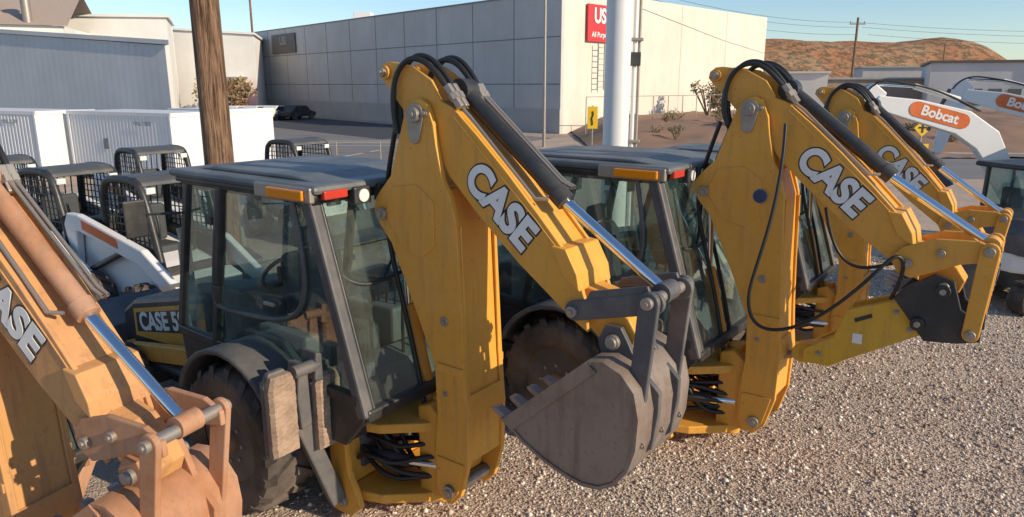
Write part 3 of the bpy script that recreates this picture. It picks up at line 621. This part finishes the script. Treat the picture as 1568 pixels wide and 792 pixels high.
mk('sign_board',[(q.x,q.y,4.0),(q.x+d.x*4.5,q.y+d.y*4.5,4.0),(q.x+d.x*4.5,q.y+d.y*4.5,6.5),(q.x,q.y,6.5)],[(0,1,2,3)],DSG,Pn)
text('sign_text','CAT',tuple(q+d*2.2+n*.05+Vector((0,0,5.3))),tuple(d),(0,0,1),1.8,LETW,Pn,off=.04)
for i in range(4):
    e=a+d*(2+i*1.7)+n*.03; mk('window',[(e.x,e.y,1.5),(e.x+d.x*1.2,e.y+d.y*1.2,1.5),(e.x+d.x*1.2,e.y+d.y*1.2,3.2),(e.x,e.y,3.2)],[(0,1,2,3)],DSG,Pn)
simple_building('storage_building',(36,92),(50,88),(4,12),4.2,4.2,TAN,CON)
simple_building('site_shed',(30,84),(35,82),(3,8),4.8,4.8,WB,WB)
simple_building('storage_building',(52,110),(85,100),(4,12),6,6,CW,CON)

def container(loc,ang,L=6.1):
    P=empty('shipping_container',(*loc,0),ang)
    box('shell',(0,0,.15),(L,2.44,2.6),WHT,P,.02)
    def corr(n0,L0,f):
        vs=[];fs=[];x=.12
        while x<L0-.12:
            for j,(dxx,o) in enumerate(((0,0),(.07,0),(.10,-.03),(.17,-.03))):
                vs.append(f(x+dxx,o,.3)); vs.append(f(x+dxx,o,2.48))
            x+=.20
        for i in range(len(vs)//2-1): fs.append((2*i,2*i+2,2*i+3,2*i+1))
        mk(n0,vs,fs,WHT,P)
    corr('side_corrugation',L,lambda x,o,z:(x,o-.004,z))
    corr('end_corrugation',2.44,lambda x,o,z:(L+.004-o,x,z))
    for z in (.15,2.47): 
        box('rail',(-.02,-.05,z),(L+.05,0.0,z+.14),WHT,P,.01); box('rail',(L+.0,-.05,z),(L+.05,2.49,z+.14),WHT,P,.01)
    for x in (0,L-.08): box('corner_post',(x,-.055,.15),(x+.12,.0,2.6),WHT,P,.01)
    text('stencil','KNLU 2207',(L*.75,-.06,2.2),(1,0,0),(0,0,1),.2,GREY,P)
    box('placard',(L*.35,-.05,1.2),(L*.35+.3,-.04,1.6),GREY,P,0)
    return P
container((-17.6,29.0),R(-28)); container((-23.9,30.6),R(-24)); container((-14.9,31.8),R(-26),3.6); container((-30.4,32.6),R(-20))

# ------------------------------------------------------------------ poles, signs
def woodmat():
    m,nt,b=newmat('pole_wood'); tc=N(nt,'ShaderNodeTexCoord').outputs['Object']
    mp=N(nt,'ShaderNodeMapping'); nt.links.new(tc,mp.inputs[0]); mp.inputs['Scale'].default_value=(14,14,.8)
    a=nz(nt,mp.outputs[0],2,5,.75); c=ramp(nt,a,.38,.62,(.06,.03,.018,1),(.38,.23,.14,1)); nt.links.new(c,b.inputs['Base Color']); b.inputs['Roughness'].default_value=.95; bump(nt,b,a,1,.06); return m
WOOD=woodmat()
P=empty('utility_pole',(-4.87,12.0,0)); cyl('post',(0,0,0),(0,0,10),.245,WOOD,P,24,r2=.20)
beam('crossarm',(-1.2,0,9.3),(1.2,0,9.3),.1,.12,WOOD,P)
P=empty('steel_mast',(2.02,14.2,0)); cyl('mast',(0,0,0),(0,0,12),.25,WHT,P,28,r2=.24)
cyl('conduit',(.31,-.02,0),(.31,-.02,9),.04,WHT,P); cyl('conduit',(.40,0,0),(.40,0,9),.03,PIN,P)
for z in (2.5,4.4): box('clamp',(.2,-.1,z),(.46,.05,z+.06),PIN,P)
box('mast_bracket',(.2,-.1,3.95),(.42,.06,4.2),BLK,P)
P=empty('street_lamp',(1.9,43.2,0)); cyl('post',(0,0,0),(0,0,11),.10,PIN,P,12,r2=.07); tube('arm',[(0,0,10.6),(0,-.5,11.1),(0,-1.6,11.2)],.05,PIN,P); box('lamp_head',(-.15,-2.2,11.1),(.15,-1.5,11.25),PIN,P)
def upole(loc,h):
    P=empty('utility_pole',(*loc,0)); cyl('post',(0,0,0),(0,0,h),.2,WOOD,P,10,r2=.14); beam('crossarm',(-1.0,0,h-.8),(1.0,0,h-.8),.12,.12,WOOD,P)
    for x in (-.9,0,.9): cyl('insulator',(x,0,h-.7),(x,0,h-.45),.08,PIN,P,8)
upole((44.5,97),12.0); upole((110,190),14); upole((-38,110),18); upole((100,95),12)
P=empty('overhead_wires')
def wire(a,b,sag,r=.018):
    pts=[]
    for i in range(13):
        t=i/12; p=Vector(a).lerp(Vector(b),t); p.z-=sag*4*t*(1-t); pts.append(tuple(p))
    tube('wire',pts,r,HOSE,P,False)
for dz in (0,.6,1.5): wire((44.5+dz,97,11.4-dz),(100+dz,95,11.3-dz),1.2); wire((44.5,97,11.4-dz),(2,70,15-dz),1.5)
wire((2.4,14.2,5.0),(44.5,97,10.2),2.0,.006)
P=empty('traffic_sign',(4.4,40,0)); cyl('post',(0,0,0),(0,0,2.5),.04,PIN,P,10); YS=flat('sign_yellow',(.80,.50,.02),.5)
box('panel',(-.28,-.06,1.25),(.28,-.03,2.45),YS,P,.02); tube('arrow',[(0,-.08,1.45),(0,-.08,1.7),(-.1,-.08,1.85),(.08,-.08,2.0),(.0,-.08,2.2)],.035,LETB,P)
P=empty('traffic_sign',(14.9,26.5,0)); cyl('post',(0,0,0),(0,0,2.4),.04,PIN,P,10)
ext('diamond',[(0,1.75),(.32,2.07),(0,2.39),(-.32,2.07)],-.06,-.03,YS,P,bev=.01); box('panel',(-.3,-.06,1.2),(.3,-.03,1.5),YS,P,.01)
box('mark',(-.03,-.075,1.9),(.03,-.062,2.25),LETB,P,0); box('mark_bar',(-.14,-.078,2.06),(.14,-.0631,2.12),LETB,P,0)

P=empty('chain_link_fence',(0,0,.0)); f0=Vector((5.0,49.5)); f1=Vector((24,66)); nseg=14
for i in range(nseg+1):
    q=f0.lerp(f1,i/nseg); cyl('post',(q.x,q.y,0),(q.x,q.y,2.8),.035,PIN,P,8)
tube('rail',[(f0.x,f0.y,2.8),(f1.x,f1.y,2.8)],.025,PIN,P,False)
vs=[];fs=[]
for i in range(120):
    q=f0.lerp(f1,i/120); d=(f1-f0).normalized()*.008; b=len(vs)
    vs+=[(q.x,q.y,1.1),(q.x+d.x,q.y+d.y,1.1),(q.x+d.x,q.y+d.y,2.8),(q.x,q.y,2.8)]; fs.append((b,b+1,b+2,b+3))
mk('mesh_wires',vs,fs,PIN,P)

# ------------------------------------------------------------------ terrain bank + hills
def heightgrid(name,x0,x1,y0,y1,nx,ny,f,mat):
    vs=[];fs=[]
    for j in range(ny+1):
        for i in range(nx+1):
            x=x0+(x1-x0)*i/nx; y=y0+(y1-y0)*j/ny; vs.append((x,y,f(x,y)))
    for j in range(ny):
        for i in range(nx): a=j*(nx+1)+i; fs.append((a,a+1,a+nx+2,a+nx+1))
    return mk(name,vs,fs,mat,None,True)
def hillmat():
    m,nt,b=newmat('desert_hill'); tc=N(nt,'ShaderNodeTexCoord').outputs['Object']
    a=nz(nt,tc,.05,5,.7); v=nz(nt,tc,.35,5,.8)
    c=mix(nt,ramp(nt,a,.4,.62),(.48,.18,.07),(.42,.26,.14)); c=mix(nt,mul(nt,ramp(nt,v,.46,.56),.85),c,(.12,.085,.045))
    nt.links.new(c,b.inputs['Base Color']); b.inputs['Roughness'].default_value=1; bump(nt,b,v,1,.8); return m
HM=hillmat()
def sst(e0,e1,x): t=max(0,min(1,(x-e0)/(e1-e0))); return t*t*(3-2*t)
def hf(x,y):
    g=17.5*sst(190,240,y-.15*(x-100))*(1-sst(150,195,x-.1*(y-300)))
    g=max(g,8.5*sst(230,330,y)*(1-sst(380,420,x)), 12*math.exp(-((x-330)/100)**2-((y-560)/90)**2))
    nn=noise.fractal(Vector((x*.03,y*.03,0)),1.0,2.0,5)
    return g*(1+.10*nn)-.6+ .6*nn*min(1,g)
heightgrid('hill',20,800,180,700,170,110,hf,HM)
def bf(x,y):
    t=max(0,min(1,(y-38)/10)); e=max(0,min(1,(x-4)/3))*max(0,min(1,(60-x)/10))*max(0,min(1,(100-y)/8))
    nn=noise.fractal(Vector((x*.4,y*.4,0)),1,2,4); return (1.1*t*t*(3-2*t)+.25*nn)*e-.05*(1-e)
heightgrid('dirt_bank',4.5,62,36,102,110,110,bf,asphalt('bank_dirt',(.28,.17,.11)))

def leafmat(name,c0,c1):
    m,nt,b=newmat(name); g=N(nt,'ShaderNodeNewGeometry'); c=mix(nt,g.outputs['Random Per Island'],c0,c1)
    nt.links.new(c,b.inputs['Base Color']); b.inputs['Roughness'].default_value=.9; return m
LM=leafmat('dry_leaves',(.12,.09,.045),(.38,.28,.16)); LG=leafmat('green_leaves',(.03,.045,.02),(.10,.11,.05))
def shrub(loc,r,h,mat,n=500,name='desert_shrub'):
    P=empty(name,loc); vs=[];fs=[]
    for i in range(7):
        a=random.uniform(0,6.28); tube('branch',[(0,0,0),(.3*r*math.cos(a),.3*r*math.sin(a),h*.4),(.7*r*math.cos(a),.7*r*math.sin(a),h*.8)],.02*h,WOOD,P)
    lobes=[(random.uniform(-.6,.6)*r,random.uniform(-.6,.6)*r,random.uniform(.35,.9)*h,random.uniform(.3,.55)*r) for _ in range(9)]
    for i in range(n):
        lx,ly,lz,lr=random.choice(lobes); v=Vector((random.gauss(0,1),random.gauss(0,1),random.gauss(0,1))).normalized()*lr*random.uniform(.5,1.1)
        c=Vector((lx,ly,lz))+v; c.z=max(.05,c.z); s=random.uniform(.04,.11)*max(r,.6)
        t=Vector((random.gauss(0,1),random.gauss(0,1),random.gauss(0,1))).normalized(); u=t.orthogonal().normalized()
        b=len(vs); vs+=[tuple(c-t*s),tuple(c+u*s*.6),tuple(c+t*s),tuple(c-u*s*.6)]; fs.append((b,b+1,b+2,b+3))
    mk('leaves',vs,fs,mat,P)
for i in range(34):
    x=random.uniform(7,26); y=random.uniform(42,60)
    if y-49>(x-5)*.87: y=44+random.random()*4
    shrub((x,y,max(0,bf(x,y)-.05)),random.uniform(.4,.9),random.uniform(.4,1.0),random.choice([LM,LM,LG]),260)
shrub((16.5,62.0,1.0),1.8,2.8,LM,700)
shrub((17.5,61,1.0),1.5,2.2,LM,600)
for x,y in ((62,125),(75,150),(88,140),(60,100),(95,170),(-31.5,79),(-30,80),(110,150)): shrub((x,y,0),2.4,4.2,LG if x>0 else LM,600,'tree')

def car(loc,ang,mat):
    P=empty('parked_car',(*loc,0),ang)
    ext('body',[(-2.2,.35),(2.2,.35),(2.25,.75),(1.3,.95),(.7,1.45),(-1.0,1.5),(-1.7,1.0),(-2.25,.9)],-.85,.85,mat,P,bev=.08)
    for s in (-1,1):
        ext('window',[(1.15,.97),(.65,1.38),(-.95,1.42),(-1.5,1.0)],s*.851,s*.86,BLK,P,bev=0)
        for x in (-1.4,1.4): cyl('wheel',(x,s*.9,.33),(x,s*.65,.33),.33,TIRE,P)
for i in range(5): car((-30.5+i*1.9,76+i*.5),R(70),random.choice([WHT,LAMP,GREY,BLK]))

# ------------------------------------------------------------------ light, sky, camera
w=bpy.data.worlds.new('World'); scene.world=w; w.use_nodes=True; nt=w.node_tree
bg=nt.nodes['Background']; sk=nt.nodes.new('ShaderNodeTexSky'); sk.sky_type='NISHITA'; sk.sun_disc=False
SE=R(23); az=math.atan2(.87,-.5)
sk.sun_elevation=SE; sk.sun_rotation=az; sk.air_density=1.0; sk.dust_density=.15; sk.ozone_density=3.5
nt.links.new(sk.outputs[0],bg.inputs[0]); bg.inputs[1].default_value=.15
sd=Vector((math.sin(az)*math.cos(SE),math.cos(az)*math.cos(SE),math.sin(SE)))
l=bpy.data.lights.new('sun','SUN'); l.energy=5.0; l.angle=R(.5); l.color=(1,.84,.62)
lo=bpy.data.objects.new('sun',l); COL.objects.link(lo); lo.rotation_euler=sd.to_track_quat('Z','Y').to_euler()
cam=bpy.data.cameras.new('camera'); cam.lens=1100/1568*36; cam.sensor_width=36; cam.clip_end=9000; cam.clip_start=.05
co=bpy.data.objects.new('camera',cam); COL.objects.link(co); co.location=(0,0,3.6); co.rotation_euler=(R(90-13.6),0,0); scene.camera=co
scene.view_settings.view_transform='Standard'; scene.view_settings.look='None'; scene.view_settings.exposure=0
